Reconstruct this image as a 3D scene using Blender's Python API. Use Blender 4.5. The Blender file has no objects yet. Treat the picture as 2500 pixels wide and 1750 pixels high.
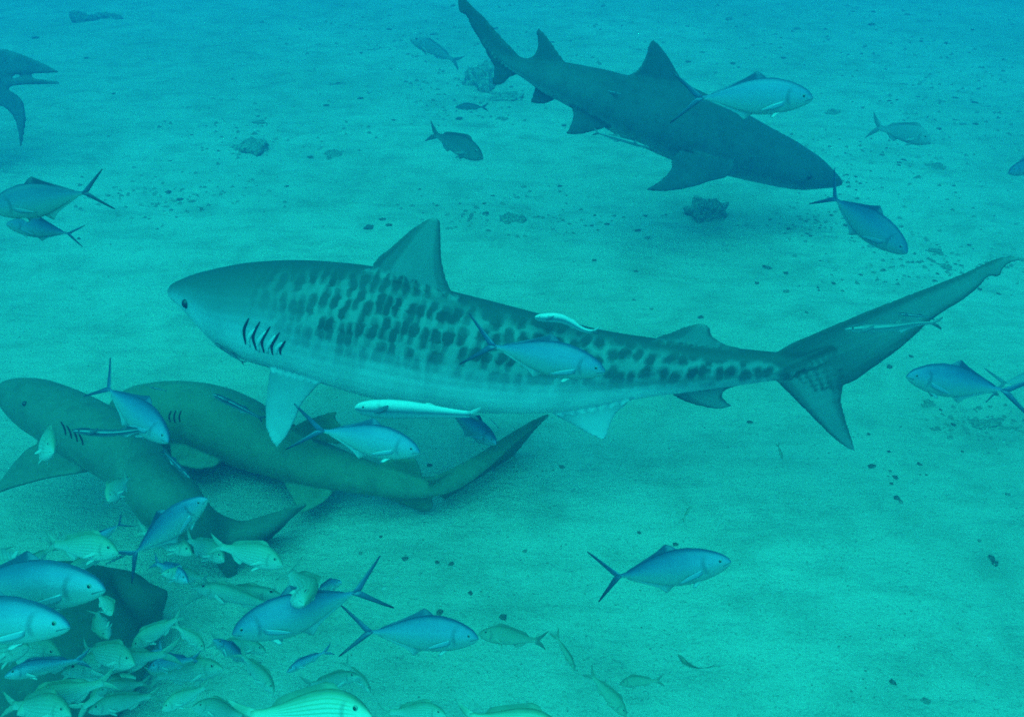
import bpy, bmesh, math, random
import numpy as np
from mathutils import Vector, Matrix, kdtree, noise
from mathutils.bvhtree import BVHTree

random.seed(7); np.random.seed(7)
sc = bpy.context.scene
R = math.radians

# ------------------------------------------------------------------ camera
PITCH, HCAM, FPX = R(34), 2.4, 2083.0
cam_d = bpy.data.cameras.new('camera'); cam = bpy.data.objects.new('camera', cam_d)
sc.collection.objects.link(cam); sc.camera = cam
cam_d.sensor_width = 36; cam_d.lens = 30.0; cam_d.clip_start = .05; cam_d.clip_end = 400
cam.location = (0, 0, HCAM); cam.rotation_euler = (R(90) - PITCH, 0, 0)
CAM = Vector((0, 0, HCAM))
RIGHT = Vector((1, 0, 0)); UP = Vector((0, math.sin(PITCH), math.cos(PITCH))); FWD = Vector((0, math.cos(PITCH), -math.sin(PITCH)))

# ------------------------------------------------------------------ light: daylight that has come down through green-blue water
SUN_EL, SUN_AZ = R(66), R(195)
wd = bpy.data.worlds.new('World'); sc.world = wd; wd.use_nodes = True
nt = wd.node_tree; nt.nodes.clear()
sky = nt.nodes.new('ShaderNodeTexSky'); sky.sky_type = 'NISHITA'; sky.sun_disc = False
sky.sun_elevation = SUN_EL; sky.sun_rotation = SUN_AZ
tint = nt.nodes.new('ShaderNodeMix'); tint.data_type = 'RGBA'; tint.blend_type = 'MULTIPLY'; tint.inputs[0].default_value = 1
tint.inputs[7].default_value = (.014, 1.0, .55, 1)
bg = nt.nodes.new('ShaderNodeBackground'); bg.inputs[1].default_value = .15
wo = nt.nodes.new('ShaderNodeOutputWorld')
nt.links.new(sky.outputs[0], tint.inputs[6]); nt.links.new(tint.outputs[2], bg.inputs[0]); nt.links.new(bg.outputs[0], wo.inputs[0])
sl = bpy.data.lights.new('sun', 'SUN'); sl.energy = 1.5; sl.angle = R(85); sl.color = (.014, 1.0, .77)
so = bpy.data.objects.new('sun', sl); sc.collection.objects.link(so)
sd = Vector((math.sin(SUN_AZ) * math.cos(SUN_EL), math.cos(SUN_AZ) * math.cos(SUN_EL), math.sin(SUN_EL)))
so.rotation_euler = (-sd).to_track_quat('-Z', 'Y').to_euler(); so.location = (0, 0, 20)
vs = sc.view_settings; vs.view_transform = 'Standard'; vs.look = 'None'; vs.gamma = 1; vs.use_curve_mapping = False
vs.exposure = 1.34
sc.cycles.volume_bounces = 3; sc.cycles.max_bounces = 8; sc.cycles.diffuse_bounces = 3
sc.cycles.use_denoising = False
sc.cycles.filter_width = 1.7

# ------------------------------------------------------------------ helpers
def P(px, py, d):                       # point seen at photograph pixel (2500 x 1750) at depth d
    return CAM + (FWD + RIGHT * ((px - 1250) / FPX) - UP * ((py - 875) / FPX)) * d
def ray(px, py): return FWD + RIGHT * ((px - 1250) / FPX) - UP * ((py - 875) / FPX)
def gz(x, y):                           # height of the sand
    z = .05 * noise.noise(Vector((x * .22, y * .22, 3.1))) + .03 * noise.noise(Vector((x * .9, y * .9, 8.))) + .012 * noise.noise(Vector((x * 3.1, y * 3.1, 2.))) + .006 * noise.noise(Vector((x * 8, y * 8, 6.)))
    w = noise.noise(Vector((x * .8, y * .8, 1.7)))
    z += .010 * math.sin((x * .75 + y * 1.0) * 11 + 5 * w) * max(0, min(1, .35 + noise.noise(Vector((x * .35, y * .35, 5.)))))
    return z
def G(px, py):                          # ray to the sand
    r = ray(px, py); d = HCAM / -r.z
    for _ in range(3):
        p = CAM + r * d; d = (HCAM - gz(p.x, p.y)) / -r.z
    return CAM + r * d
def depth_fn(px0, py0, d0, n, bend=None):    # depth of a (bent) upright surface through a point
    p0 = P(px0, py0, d0); n = Vector(n).normalized()
    def f(px, py):
        r = ray(px, py); d = (p0 - CAM).dot(n) / r.dot(n)
        return d + (bend(px) if bend else 0)
    return f
def smooth(a, b, x):
    t = max(0, min(1, (x - a) / (b - a))); return t * t * (3 - 2 * t)
def interp(xs, ys, x): return float(np.interp(x, xs, ys))
def crom(pts, n):                       # smooth resample of a polyline
    pts = [np.array(p, float) for p in pts]
    if len(pts) > 2:
        q = [2 * pts[0] - pts[1]] + pts + [2 * pts[-1] - pts[-2]]; out = []
        for i in range(1, len(q) - 2):
            for t in np.linspace(0, 1, 8, endpoint=False):
                a, b, c, d = q[i - 1], q[i], q[i + 1], q[i + 2]
                out.append(.5 * (2 * b + (c - a) * t + (2 * a - 5 * b + 4 * c - d) * t * t + (3 * b - a - 3 * c + d) * t ** 3))
        out.append(pts[-1]); pts = out
    a = np.array(pts); s = np.r_[0, np.cumsum(np.linalg.norm(np.diff(a[:, :2], axis=0), axis=1))]
    t = np.linspace(0, s[-1], n)
    return np.stack([np.interp(t, s, a[:, k]) for k in range(a.shape[1])], 1)

class MB:                               # collects a closed shape with per-vertex marks
    KEYS = ('u', 'v', 'fin', 'sx', 'sy')
    def __init__(s): s.v = []; s.f = []; s.a = []
    def add(s, p, u=0, v=0, fin=0, sx=0, sy=0): s.v.append(tuple(p)); s.a.append((u, v, fin, sx, sy)); return len(s.v) - 1
    def rings(s, rings, cap=True):
        n = len(rings[0])
        for A, B in zip(rings[:-1], rings[1:]):
            for i in range(n): s.f.append((A[i], A[(i + 1) % n], B[(i + 1) % n], B[i]))
        if cap: s.f.append(tuple(rings[0][::-1])); s.f.append(tuple(rings[-1]))
    def mesh(s, name):
        me = bpy.data.meshes.new(name); me.from_pydata(s.v, [], s.f)
        bm = bmesh.new(); bm.from_mesh(me); bmesh.ops.recalc_face_normals(bm, faces=bm.faces); bm.to_mesh(me); bm.free()
        s.marks(me, np.array(s.a)); me.shade_smooth(); return me
    def marks(s, me, A):
        for k, key in enumerate(s.KEYS):
            at = me.attributes.new(key, 'FLOAT', 'POINT'); at.data.foreach_set('value', A[:, k].astype(np.float32))
    def fused(s, name, voxel, it=3):    # one continuous skin over body and fins
        me = s.mesh(name); o = bpy.data.objects.new('tmp', me); sc.collection.objects.link(o)
        m = o.modifiers.new('r', 'REMESH'); m.mode = 'VOXEL'; m.voxel_size = voxel
        m2 = o.modifiers.new('s', 'SMOOTH'); m2.factor = .5; m2.iterations = it
        dg = bpy.context.evaluated_depsgraph_get(); dg.update()
        out = bpy.data.meshes.new_from_object(o.evaluated_get(dg)); out.name = name
        bpy.data.objects.remove(o); bpy.data.meshes.remove(me)
        kd = kdtree.KDTree(len(s.v))
        for i, v in enumerate(s.v): kd.insert(v, i)
        kd.balance(); A = np.array(s.a); n = len(out.vertices); B = np.zeros((n, 5))
        for i, v in enumerate(out.vertices):
            W = 0; acc = 0
            for co, j, dist in kd.find_n(v.co, 4):
                w = 1 / (dist * dist + 1e-6); W += w; acc = acc + A[j] * w
            B[i] = acc / W
        for k in list(out.attributes):
            if k.name in s.KEYS: out.attributes.remove(k)
        s.marks(out, B); out.shade_smooth(); return out

C = sc.collection
def empty(name, loc, label, cat, group=None):
    o = bpy.data.objects.new(name, None); C.objects.link(o); o.location = loc; o.empty_display_size = .05
    o['label'] = label; o['category'] = cat
    if group: o['group'] = group
    return o
def link(name, me, mat, parent=None, loc=None):
    o = bpy.data.objects.new(name, me); C.objects.link(o)
    if mat and not me.materials: me.materials.append(mat)
    if parent: o.parent = parent
    if loc is not None: o.location = loc
    return o
def world_part(name, me, mat, root):    # mesh made in world coordinates under an Empty
    me.transform(Matrix.Translation(-root.location)); return link(name, me, mat, root)

# ------------------------------------------------------------------ materials
class Mat:
    def __init__(s, name, rough=.5, spec=.3):
        s.m = bpy.data.materials.new(name); s.m.use_nodes = True; s.t = s.m.node_tree; s.n = s.t.nodes
        s.b = s.n['Principled BSDF']; s.b.inputs['Roughness'].default_value = rough; s.b.inputs['Specular IOR Level'].default_value = spec
    def node(s, typ, **kw):
        o = s.n.new(typ)
        for k, v in kw.items(): setattr(o, k, v)
        return o
    def put(s, sock, v):
        if isinstance(v, bpy.types.NodeSocket): s.t.links.new(v, sock)
        elif isinstance(v, (tuple, list)) and len(v) == 3 and sock.type == 'RGBA': sock.default_value = (*v, 1)
        else: sock.default_value = v
    def at(s, name): return s.node('ShaderNodeAttribute', attribute_name=name).outputs['Fac']
    def math(s, op, a, b=0., c=None):
        o = s.node('ShaderNodeMath', operation=op); s.put(o.inputs[0], a); s.put(o.inputs[1], b)
        if c is not None: s.put(o.inputs[2], c)
        return o.outputs[0]
    def rng(s, x, a, b, c=0., d=1., smoothstep=True):
        o = s.node('ShaderNodeMapRange'); o.interpolation_type = 'SMOOTHSTEP' if smoothstep else 'LINEAR'
        s.put(o.inputs[0], x); 
        for i, v in enumerate((a, b, c, d)): s.put(o.inputs[i + 1], v)
        return o.outputs[0]
    def mix(s, f, a, b, blend='MIX'):
        o = s.node('ShaderNodeMix', data_type='RGBA', blend_type=blend); s.put(o.inputs[0], f); s.put(o.inputs[6], a); s.put(o.inputs[7], b); return o.outputs[2]
    def xyz(s, x, y, z=0.):
        o = s.node('ShaderNodeCombineXYZ'); s.put(o.inputs[0], x); s.put(o.inputs[1], y); s.put(o.inputs[2], z); return o.outputs[0]
    def noise(s, scale, vec=None, detail=4, rough=.55):
        o = s.node('ShaderNodeTexNoise'); o.inputs['Scale'].default_value = scale; o.inputs['Detail'].default_value = detail; o.inputs['Roughness'].default_value = rough
        if vec is None: vec = s.node('ShaderNodeTexCoord').outputs['Object']
        s.put(o.inputs['Vector'], vec); return o.outputs['Fac']
    def ramp(s, x, stops):
        o = s.node('ShaderNodeValToRGB'); e = o.color_ramp.elements
        while len(e) < len(stops): e.new(.5)
        for k, (p, c) in enumerate(stops): e[k].position = p; e[k].color = (*c, 1)
        s.put(o.inputs[0], x); return o.outputs[0]
    def bump(s, h, strength=.3, dist=.01):
        o = s.node('ShaderNodeBump'); o.inputs['Strength'].default_value = strength; o.inputs['Distance'].default_value = dist
        s.put(o.inputs['Height'], h); s.put(s.b.inputs['Normal'], o.outputs[0])
    def color(s, c): s.put(s.b.inputs['Base Color'], c); return s.m
def plain(name, c, rough=.5, spec=.3): return Mat(name, rough, spec).color(c)

def mat_tiger():
    m = Mat('tiger_shark_skin', .55, .25)
    v = m.at('v'); sx = m.at('sx'); sy = m.at('sy'); fin = m.at('fin')
    n1 = m.noise(9, detail=5); n2 = m.noise(2.5)
    vv = m.math('ADD', v, m.math('MULTIPLY', m.math('SUBTRACT', n2, .5), .25))
    vv = m.math('ADD', vv, m.math('ADD', m.rng(sx, 14., 18.5, 0., .42), m.rng(sx, 18.6, 19.5, 0., 1.)))
    base = m.ramp(m.rng(vv, -1, 1, 0, 1, False), [(0, (.60, .62, .62)), (.2, (.50, .54, .57)), (.36, (.30, .355, .40)), (.52, (.155, .19, .205)), (.72, (.085, .105, .105)), (1, (.05, .064, .06))])
    # dark blotches in a pale net along the flank
    x2 = m.math('ADD', sx, m.math('MULTIPLY', sy, .22))
    wob = m.noise(1.6, m.xyz(sx, sy), 3)
    vor = m.node('ShaderNodeTexVoronoi', feature='F1', voronoi_dimensions='2D'); vor.inputs['Scale'].default_value = 1; vor.inputs['Randomness'].default_value = .55
    w2 = m.noise(4.5, m.xyz(sx, sy), 4)
    xw = m.math('SUBTRACT', m.math('MULTIPLY', m.math('ADD', x2, m.math('MULTIPLY', wob, .4)), 4.3), m.math('MULTIPLY', m.math('MAXIMUM', m.math('SUBTRACT', sx, 10.5), 0.), 1.35))
    yw = m.math('MULTIPLY', m.math('ADD', m.math('SUBTRACT', sy, 8.7), m.math('MULTIPLY', w2, .12)), m.rng(sx, 9, 15, 1.5, 2.6))
    m.put(vor.inputs['Vector'], m.xyz(xw, yw))
    dark = m.math('MULTIPLY', m.rng(m.math('ADD', vor.outputs['Distance'], m.math('MULTIPLY', m.math('SUBTRACT', w2, .5), .28)), .64, .24), m.rng(m.noise(1.1, m.xyz(sx, sy), 3), .25, .6, .7, 1.))
    mask = m.math('MULTIPLY', m.rng(vv, -.8, -.05), m.rng(vv, .95, .5))
    mask = m.math('MULTIPLY', mask, m.rng(m.math('ADD', sx, m.math('MULTIPLY', wob, 1.2)), 6.7, 9.1))
    mask = m.math('MULTIPLY', mask, m.rng(sx, 20.6, 19.4))
    mask = m.math('MULTIPLY', mask, m.rng(fin, .55, .2))
    pat = m.mix(dark, (.185, .228, .228), (.026, .038, .038))
    col = m.mix(m.math('MULTIPLY', mask, .96), base, pat)
    kl = m.math('MULTIPLY', m.rng(m.math('ABSOLUTE', m.math('ADD', v, .48)), .16, .02), m.math('MULTIPLY', m.rng(sx, 13.8, 15.8), m.rng(fin, .3, .1)))
    col = m.mix(m.math('MULTIPLY', kl, .55), col, (.08, .10, .10))
    ed = m.rng(m.math('ABSOLUTE', m.math('SUBTRACT', m.math('MULTIPLY', m.at('u'), 2.), 1.)), .35, 1.)
    fc = m.mix(ed, (.21, .25, .25), (.055, .07, .07))
    col = m.mix(m.math('MULTIPLY', m.math('MULTIPLY', m.rng(fin, .2, .5), m.rng(v, -.5, -.1)), .75), col, fc)
    st = m.noise(2.2, m.xyz(m.math('ADD', m.math('MULTIPLY', sx, .5), sy), m.math('MULTIPLY', m.math('SUBTRACT', sy, m.math('MULTIPLY', sx, -.42)), 3.)), 4)
    col = m.mix(m.math('MULTIPLY', m.math('MULTIPLY', m.rng(st, .45, .7), m.rng(sx, 18.6, 20)), .22), col, (.26, .31, .31))
    scr = m.noise(3.0, m.xyz(m.math('ADD', m.math('MULTIPLY', sx, .7), sy), m.math('MULTIPLY', m.math('SUBTRACT', sy, m.math('MULTIPLY', sx, .12)), 9.)), 5, .7)
    col = m.mix(m.math('MULTIPLY', m.rng(scr, .60, .72), .28), col, (.05, .065, .065))
    col = m.mix(m.math('MULTIPLY', m.rng(scr, .36, .27), .25), col, (.36, .42, .42))
    col = m.mix(m.math('MULTIPLY', m.rng(n1, .3, .75), .25), col, (.07, .09, .09))
    m.bump(m.noise(60, detail=3), .12, .004)
    return m.color(col)
def mat_shark(name, back, mid, belly, lo=-.55, hi=.35):
    m = Mat(name, .6, .2); v = m.at('v'); n = m.noise(3, detail=5)
    vv = m.math('ADD', v, m.math('MULTIPLY', m.math('SUBTRACT', n, .5), .3))
    c = m.mix(m.rng(vv, lo - .3, lo + .15), belly, m.mix(m.rng(vv, lo, hi), mid, back))
    c = m.mix(m.math('MULTIPLY', m.rng(m.noise(14, detail=6, rough=.65), .4, .75), .45), c, tuple(x * .45 for x in back))
    c = m.mix(m.math('MULTIPLY', m.rng(m.noise(5, detail=6, rough=.7), .52, .72), .4), c, tuple(x * 1.7 for x in back))
    c = m.mix(m.math('MULTIPLY', m.rng(m.noise(120, detail=2), .62, .75), .4), c, tuple(x * 2.2 for x in back))
    m.bump(m.noise(70), .12, .004)
    return m.color(c)
def mat_fish(name, stops, dark=(.015, .025, .05), stripes=None, rough=.38, spec=.5, metal=.0, scales=160):
    m = Mat(name, rough, spec); v = m.at('v'); u = m.at('u'); fin = m.at('fin')
    n = m.noise(6, m.xyz(u, v), 4)
    vv = m.math('ADD', v, m.math('MULTIPLY', m.math('SUBTRACT', n, .5), .25))
    c = m.ramp(m.rng(vv, -1, 1, 0, 1, False), stops)
    if stripes:
        k, scol, amt, phase = stripes
        s = m.math('SINE', m.math('ADD', m.math('MULTIPLY', m.math('ADD', v, m.math('MULTIPLY', m.math('MULTIPLY', u, u), .12)), k), phase))
        s = m.math('MULTIPLY', m.rng(s, .1, .85), m.rng(vv, -.75, -.35)); s = m.math('MULTIPLY', s, m.rng(u, .06, .2))
        c = m.mix(m.math('MULTIPLY', s, amt), c, scol)
    c = m.mix(m.math('MULTIPLY', m.rng(m.noise(25, m.xyz(u, m.math('MULTIPLY', v, .25)), 4), .45, .8), .25), c, tuple(x * .6 for x in stops[len(stops) // 2][1]))
    painted_glint = m.noise(11, m.xyz(m.math('MULTIPLY', u, 1.5), m.math('MULTIPLY', v, 2.2)), 5, .7)
    c = m.mix(m.math('MULTIPLY', m.math('MULTIPLY', m.rng(painted_glint, .58, .74), m.rng(u, .5, .1)), .5), c, (.7, .74, .72))  # silvery glints painted into the skin colour, fading out towards mid body
    c = m.mix(fin, c, dark)
    # gill cover line
    g = m.math('ABSOLUTE', m.math('SUBTRACT', u, m.math('SUBTRACT', .225, m.math('MULTIPLY', m.math('MULTIPLY', v, v), .06))))
    gl = m.math('MULTIPLY', m.rng(g, .03, .004), m.rng(m.math('ABSOLUTE', v), .85, .3))
    c = m.mix(m.math('MULTIPLY', m.math('MULTIPLY', gl, m.math('LESS_THAN', fin, .05)), .38), c, dark)
    mo = m.math('MULTIPLY', m.rng(m.math('ABSOLUTE', m.math('ADD', m.math('ADD', v, .3), m.math('MULTIPLY', u, 2.))), .10, .03), m.math('MULTIPLY', m.math('LESS_THAN', u, .07), m.math('LESS_THAN', fin, .02)))
    c = m.mix(m.math('MULTIPLY', mo, .7), c, dark)
    vo = m.node('ShaderNodeTexVoronoi', voronoi_dimensions='2D'); vo.inputs['Scale'].default_value = scales
    m.put(vo.inputs['Vector'], m.xyz(u, m.math('MULTIPLY', v, .17)))
    m.bump(vo.outputs['Distance'], .15, .002)
    m.b.inputs['Metallic'].default_value = metal
    return m.color(c)

M = {}
M['tiger'] = mat_tiger()
M['lemon'] = mat_shark('lemon_shark_skin', (.075, .085, .085), (.12, .13, .13), (.40, .41, .40), -.9, .5)
M['far'] = mat_shark('far_shark_skin', (.13, .14, .14), (.14, .15, .15), (.3, .3, .3), -.7, .3)
M['nurse_a'] = mat_shark('nurse_shark_grey_brown_skin', (.135, .145, .11), (.15, .155, .12), (.24, .24, .18), -.7, .3)
M['nurse_b'] = mat_shark('nurse_shark_tan_skin', (.155, .172, .115), (.21, .225, .155), (.28, .29, .2), -.7, .3)
M['nurse_c'] = mat_shark('nurse_shark_dark_skin', (.10, .11, .085), (.11, .115, .09), (.16, .16, .12), -.7, .3)
JST = lambda k, b: [(0, (.40 * k, .43 * k, .43 * k)), (.3, (.31 * k, .36 * k, .39 * k)), (.56, (.22 * k, .28 * k, .37 * k * b)), (.78, (.10 * k, .165 * k, .28 * k * b)), (1, (.05 * k, .09 * k, .17 * k * b))]
M['jack'] = mat_fish('jack_skin', JST(.78, 1.1), spec=.7, metal=.2, rough=.3)
M['jack_pale'] = mat_fish('pale_jack_skin', JST(1.0, 1.), spec=.7, metal=.25, rough=.28)
M['jack_dark'] = mat_fish('dusky_jack_skin', JST(.62, 1.1), spec=.5)
GST = lambda k: [(0, (.56 * k, .58 * k, .56 * k)), (.4, (.46 * k, .50 * k, .47 * k)), (.7, (.36 * k, .40 * k, .34 * k)), (1, (.22 * k, .26 * k, .18 * k))]
M['grunt'] = mat_fish('grunt_skin', GST(.8), (.10, .12, .10), (26, (.17, .20, .14), .45, 0.4))
M['grunt_lit'] = mat_fish('lit_grunt_skin', [(0, (.62, .62, .62)), (.4, (.56, .56, .53)), (.75, (.42, .43, .36)), (1, (.15, .17, .12))], (.04, .06, .08), (30, (.20, .24, .14), .55, 1.))  # nearest grunts: the stronger light close to the camera is put into this colour
M['grunt_dim'] = mat_fish('dim_grunt_skin', GST(.68), (.10, .12, .10), (24, (.15, .18, .13), .35, .4))
M['snapper'] = mat_fish('snapper_skin', [(0, (.22, .25, .23)), (.5, (.12, .14, .13)), (1, (.06, .075, .07))], (.05, .06, .06), None, .55, .3)
M['porgy'] = mat_fish('porgy_skin', [(0, (.34, .36, .36)), (.5, (.26, .29, .30)), (1, (.17, .20, .22))], (.06, .08, .10), None, .5, .3)
M['sandfish'] = mat_fish('sand_coloured_fish_skin', [(0, (.34, .35, .28)), (.5, (.27, .28, .22)), (1, (.16, .18, .13))], (.05, .06, .06), None, .55, .3)
M['remora'] = mat_fish('dark_remora_skin', [(0, (.30, .34, .36)), (.35, (.05, .07, .10)), (.55, (.03, .045, .075)), (.66, (.34, .4, .42)), (.76, (.05, .07, .10)), (1, (.04, .055, .08))], (.02, .03, .05))
M['remora_pale'] = mat_fish('pale_remora_skin', [(0, (.34, .37, .38)), (.26, (.20, .26, .30)), (.42, (.07, .11, .16)), (.56, (.22, .28, .32)), (.74, (.50, .54, .55)), (1, (.58, .62, .62))], (.03, .045, .06))
M['remora_grey'] = mat_fish('grey_remora_skin', [(0, (.3, .34, .36)), (.4, (.13, .17, .19)), (.55, (.05, .08, .10)), (.7, (.24, .29, .30)), (1, (.12, .15, .15))], (.04, .06, .07))
M['eye_dark'] = plain('eye_black', (.006, .007, .009), .12, .6)
M['iris'] = plain('eye_silver_iris', (.22, .25, .22), .3, .6)
M['slit'] = plain('gill_slit_dark', (.012, .016, .022), .8, .1)
M['flap'] = plain('gill_flap_pale', (.40, .46, .50), .6, .2)

def mat_sand():
    m = Mat('sand', .9, .1)
    pos = m.node('ShaderNodeNewGeometry').outputs['Position']
    big = m.noise(.55, pos, 5, .6); mid = m.noise(3.2, pos, 6, .65); fine = m.noise(90, pos, 4, .7); grit = m.noise(260, pos, 2, .6)
    mp = m.node('ShaderNodeMapping'); mp.inputs['Scale'].default_value = (1, 3.2, 1); mp.inputs['Rotation'].default_value = (0, 0, R(18)); m.put(mp.inputs['Vector'], pos)
    rip = m.noise(2.6, mp.outputs[0], 5, .6)
    c = m.mix(m.rng(big, .3, .7), (.40, .39, .32), (.52, .51, .44))
    c = m.mix(m.math('MULTIPLY', m.rng(mid, .45, .70), .42), c, (.22, .215, .17))
    c = m.mix(m.math('MULTIPLY', m.rng(rip, .48, .70), .32), c, (.22, .215, .17))
    c = m.mix(m.math('MULTIPLY', m.rng(fine, .52, .70), .5), c, (.17, .165, .135))
    c = m.mix(m.math('MULTIPLY', m.rng(grit, .56, .70), .55), c, (.66, .65, .6))
    h = m.math('ADD', m.math('MULTIPLY', mid, .7), m.math('ADD', m.math('MULTIPLY', fine, .16), m.math('MULTIPLY', rip, .5)))
    m.bump(h, .8, .08)
    return m.color(c)
M['sand'] = mat_sand()
def mat_rock(name, a, b, sc_=18):
    m = Mat(name, .9, .1); n = m.noise(sc_, detail=6, rough=.65)
    m.bump(m.noise(sc_ * 2, detail=5), .6, .02)
    return m.color(m.mix(m.rng(n, .35, .68), a, b))
M['rock'] = mat_rock('algae_rock', (.14, .15, .12), (.38, .38, .31), 7)
M['rock_dark'] = mat_rock('dark_pebble', (.075, .08, .07), (.2, .2, .17), 2)
M['rock_mid'] = mat_rock('grey_rubble', (.18, .18, .15), (.32, .31, .26), 2)
M['shell'] = mat_rock('pale_shell', (.45, .45, .40), (.8, .8, .74), 60)
M['weed'] = mat_rock('weed_brown', (.04, .05, .035), (.10, .11, .07), 30)

# ------------------------------------------------------------------ the sand, one sheet
def axis(lo, hi, step, out, n):
    core = np.arange(lo, hi + 1e-6, step); t = (np.linspace(0, 1, n + 1)[1:]) ** 2.2
    return np.r_[(lo - (out + lo) * t)[::-1], core, hi + (out - hi) * t]
xs = axis(-5.5, 5.5, .035, 60, 26); ys = axis(.6, 11.5, .035, 60, 26)
verts = [(x, y, gz(x, y)) for y in ys for x in xs]
nx = len(xs); faces = [(j * nx + i, j * nx + i + 1, (j + 1) * nx + i + 1, (j + 1) * nx + i) for j in range(len(ys) - 1) for i in range(nx - 1)]
gm = bpy.data.meshes.new('sand'); gm.from_pydata(verts, [], faces); gm.shade_smooth()
ground = link('ground', gm, M['sand']); ground['kind'] = 'structure'; ground['label'] = 'pale rippled sand of the sea floor'

# ------------------------------------------------------------------ sharks
def foil(mb, lead, trail, thick, dep, nv, u=.5, v=(.9, .9), fin=(.3, 1), off=(0, 0), ns=16, nc=8, tmin=.0058):
    """a fin blade between a leading and a trailing edge traced in the side view; off = distance out of the mid surface at root and tip"""
    Ld, Tr = crom(lead, ns), crom(trail, ns); rings = []
    for k in range(ns):
        s = k / (ns - 1); up, lo = [], []
        th = thick * (1 - .75 * s)
        for c in np.linspace(0, 1, nc):
            q = Ld[k] * (1 - c) + Tr[k] * c
            p = P(q[0], q[1], dep(q[0], q[1])) + (P(q[0], q[1], 1) - CAM).normalized() * -(off[0] * (1 - s) + off[1] * s)
            t = max(tmin, th * 2.2 * math.sqrt(max(c, .01)) * (1 - c) * .75)
            a = dict(u=c, v=v[0] * (1 - s) + v[1] * s, fin=fin[0] * (1 - s) + fin[1] * s, sx=q[0] / 100, sy=q[1] / 100)
            up.append(mb.add(p + nv * t, **a)); lo.append(mb.add(p - nv * t, **a))
        rings.append(up + lo[::-1])
    mb.rings(rings)
def loft(mb, pairs, dep, wfn, nv=None, nseg=26, n=70, vshift=0., expo=1.):
    """body between traced upper and lower outline points"""
    A = crom([(a[0], a[1], b[0], b[1]) for a, b in pairs], n); rings = []
    ctr = [(A[i, :2] + A[i, 2:]) / 2 for i in range(n)]
    W = [P(c[0], c[1], dep(*c)) for c in ctr]
    for i in range(n):
        u = i / (n - 1); d = dep(*ctr[i])
        half = np.linalg.norm(A[i, :2] - A[i, 2:]) / 2
        t = (W[min(i + 1, n - 1)] - W[max(i - 1, 0)]).normalized()
        hv = P(A[i, 0], A[i, 1], d) - P(A[i, 2], A[i, 3], d)
        if nv is not None:
            hv2 = nv.cross(t).normalized(); hv2 = hv2 if hv2.dot(hv) > 0 else -hv2; hv = hv2 * hv.length
        hh = hv.length / 2; hv = hv.normalized(); lat = t.cross(hv).normalized(); w = hh * wfn(u)
        ring = []
        for k in range(nseg):
            a = 2 * math.pi * k / nseg; ca, sa = math.cos(a), math.sin(a)
            sgn = lambda x: math.copysign(abs(x) ** expo, x)
            p = W[i] + hv * (hh * sgn(sa)) + lat * (w * sgn(ca))
            ring.append(mb.add(p, u=u, v=max(-1, min(1, sa + vshift)), fin=0, sx=ctr[i][0] / 100, sy=(ctr[i][1] - sa * half) / 100))
        rings.append(ring)
    mb.rings(rings)
def surf_hit(bvh, px, py):
    d = ray(px, py).normalized(); h = bvh.ray_cast(CAM, d); return h[0], h[1]
def ribbon(pts, nrm, w, name, depth=.003):      # a thin curved lens hugging a surface
    vs_, fs = [], []; n = len(pts)
    for i, (p, q) in enumerate(zip(pts, nrm)):
        t = (pts[min(i + 1, n - 1)] - pts[max(i - 1, 0)]).normalized(); s = t.cross(q).normalized()
        ww = w * (math.sin(math.pi * (i + .35) / (n - .3)) ** .6)
        for k in range(6):
            a = k / 6 * 2 * math.pi; vs_.append(p + s * ww * math.cos(a) + q * (depth * math.sin(a)))
    for i in range(n - 1):
        for k in range(6): fs.append((i * 6 + k, i * 6 + (k + 1) % 6, i * 6 + 6 + (k + 1) % 6, i * 6 + 6 + k))
    fs += [tuple(range(5, -1, -1)), tuple(range(n * 6 - 6, n * 6))]
    me = bpy.data.meshes.new(name); me.from_pydata(vs_, [], fs); me.shade_smooth(); return me
def ball(name, c, r, sq=(1, 1, 1), rot=None, seg=14):
    bm = bmesh.new(); bmesh.ops.create_uvsphere(bm, u_segments=seg, v_segments=seg // 2 + 1, radius=r)
    me = bpy.data.meshes.new(name); bm.to_mesh(me); bm.free()
    mt = Matrix.Diagonal((*sq, 1)); mt = (rot.to_matrix().to_4x4() if rot else Matrix()) @ mt
    me.transform(Matrix.Translation(c) @ mt); me.shade_smooth(); return me
def slits(root, bvh, lines, w, mat=None, flap=True):
    for ln in lines:
        q = crom(ln, 9); pts, nr = [], []
        for a in q:
            h, nn = surf_hit(bvh, a[0], a[1])
            if h is None: continue
            pts.append(h + nn * .001); nr.append(nn)
        if len(pts) > 3: world_part('gill_slit', ribbon(pts, nr, w, 'gill_slit'), mat or M['slit'], root)

# --- tiger shark
top = [(413, 708), (418, 698), (431, 688), (477, 669), (535, 655), (612, 641), (689, 635), (766, 636), (824, 640), (882, 645), (960, 661), (1040, 690), (1102, 710), (1198, 734), (1331, 769), (1447, 800), (1543, 818), (1601, 825), (1680, 836), (1740, 845), (1810, 851), (1895, 859), (1930, 862)]
bot = [(414, 724), (421, 733), (440, 747), (458, 766), (489, 801), (520, 832), (554, 857), (593, 878), (651, 896), (693, 908), (786, 936), (863, 962), (963, 984), (1060, 999), (1177, 1009), (1290, 1011), (1400, 1003), (1500, 985), (1580, 970), (1640, 963), (1730, 951), (1813, 940), (1895, 928), (1930, 923)]
tx, ty = zip(*top); bx_, by_ = zip(*bot)
xs_ = [414.5, 417, 421, 428, 438, 452, 470, 492, 520, 555, 600, 650, 705, 765, 830, 895, 960, 1030, 1100, 1170, 1240, 1310, 1380, 1450, 1520, 1590, 1660, 1730, 1800, 1860, 1910, 1960, 2030]
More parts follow.
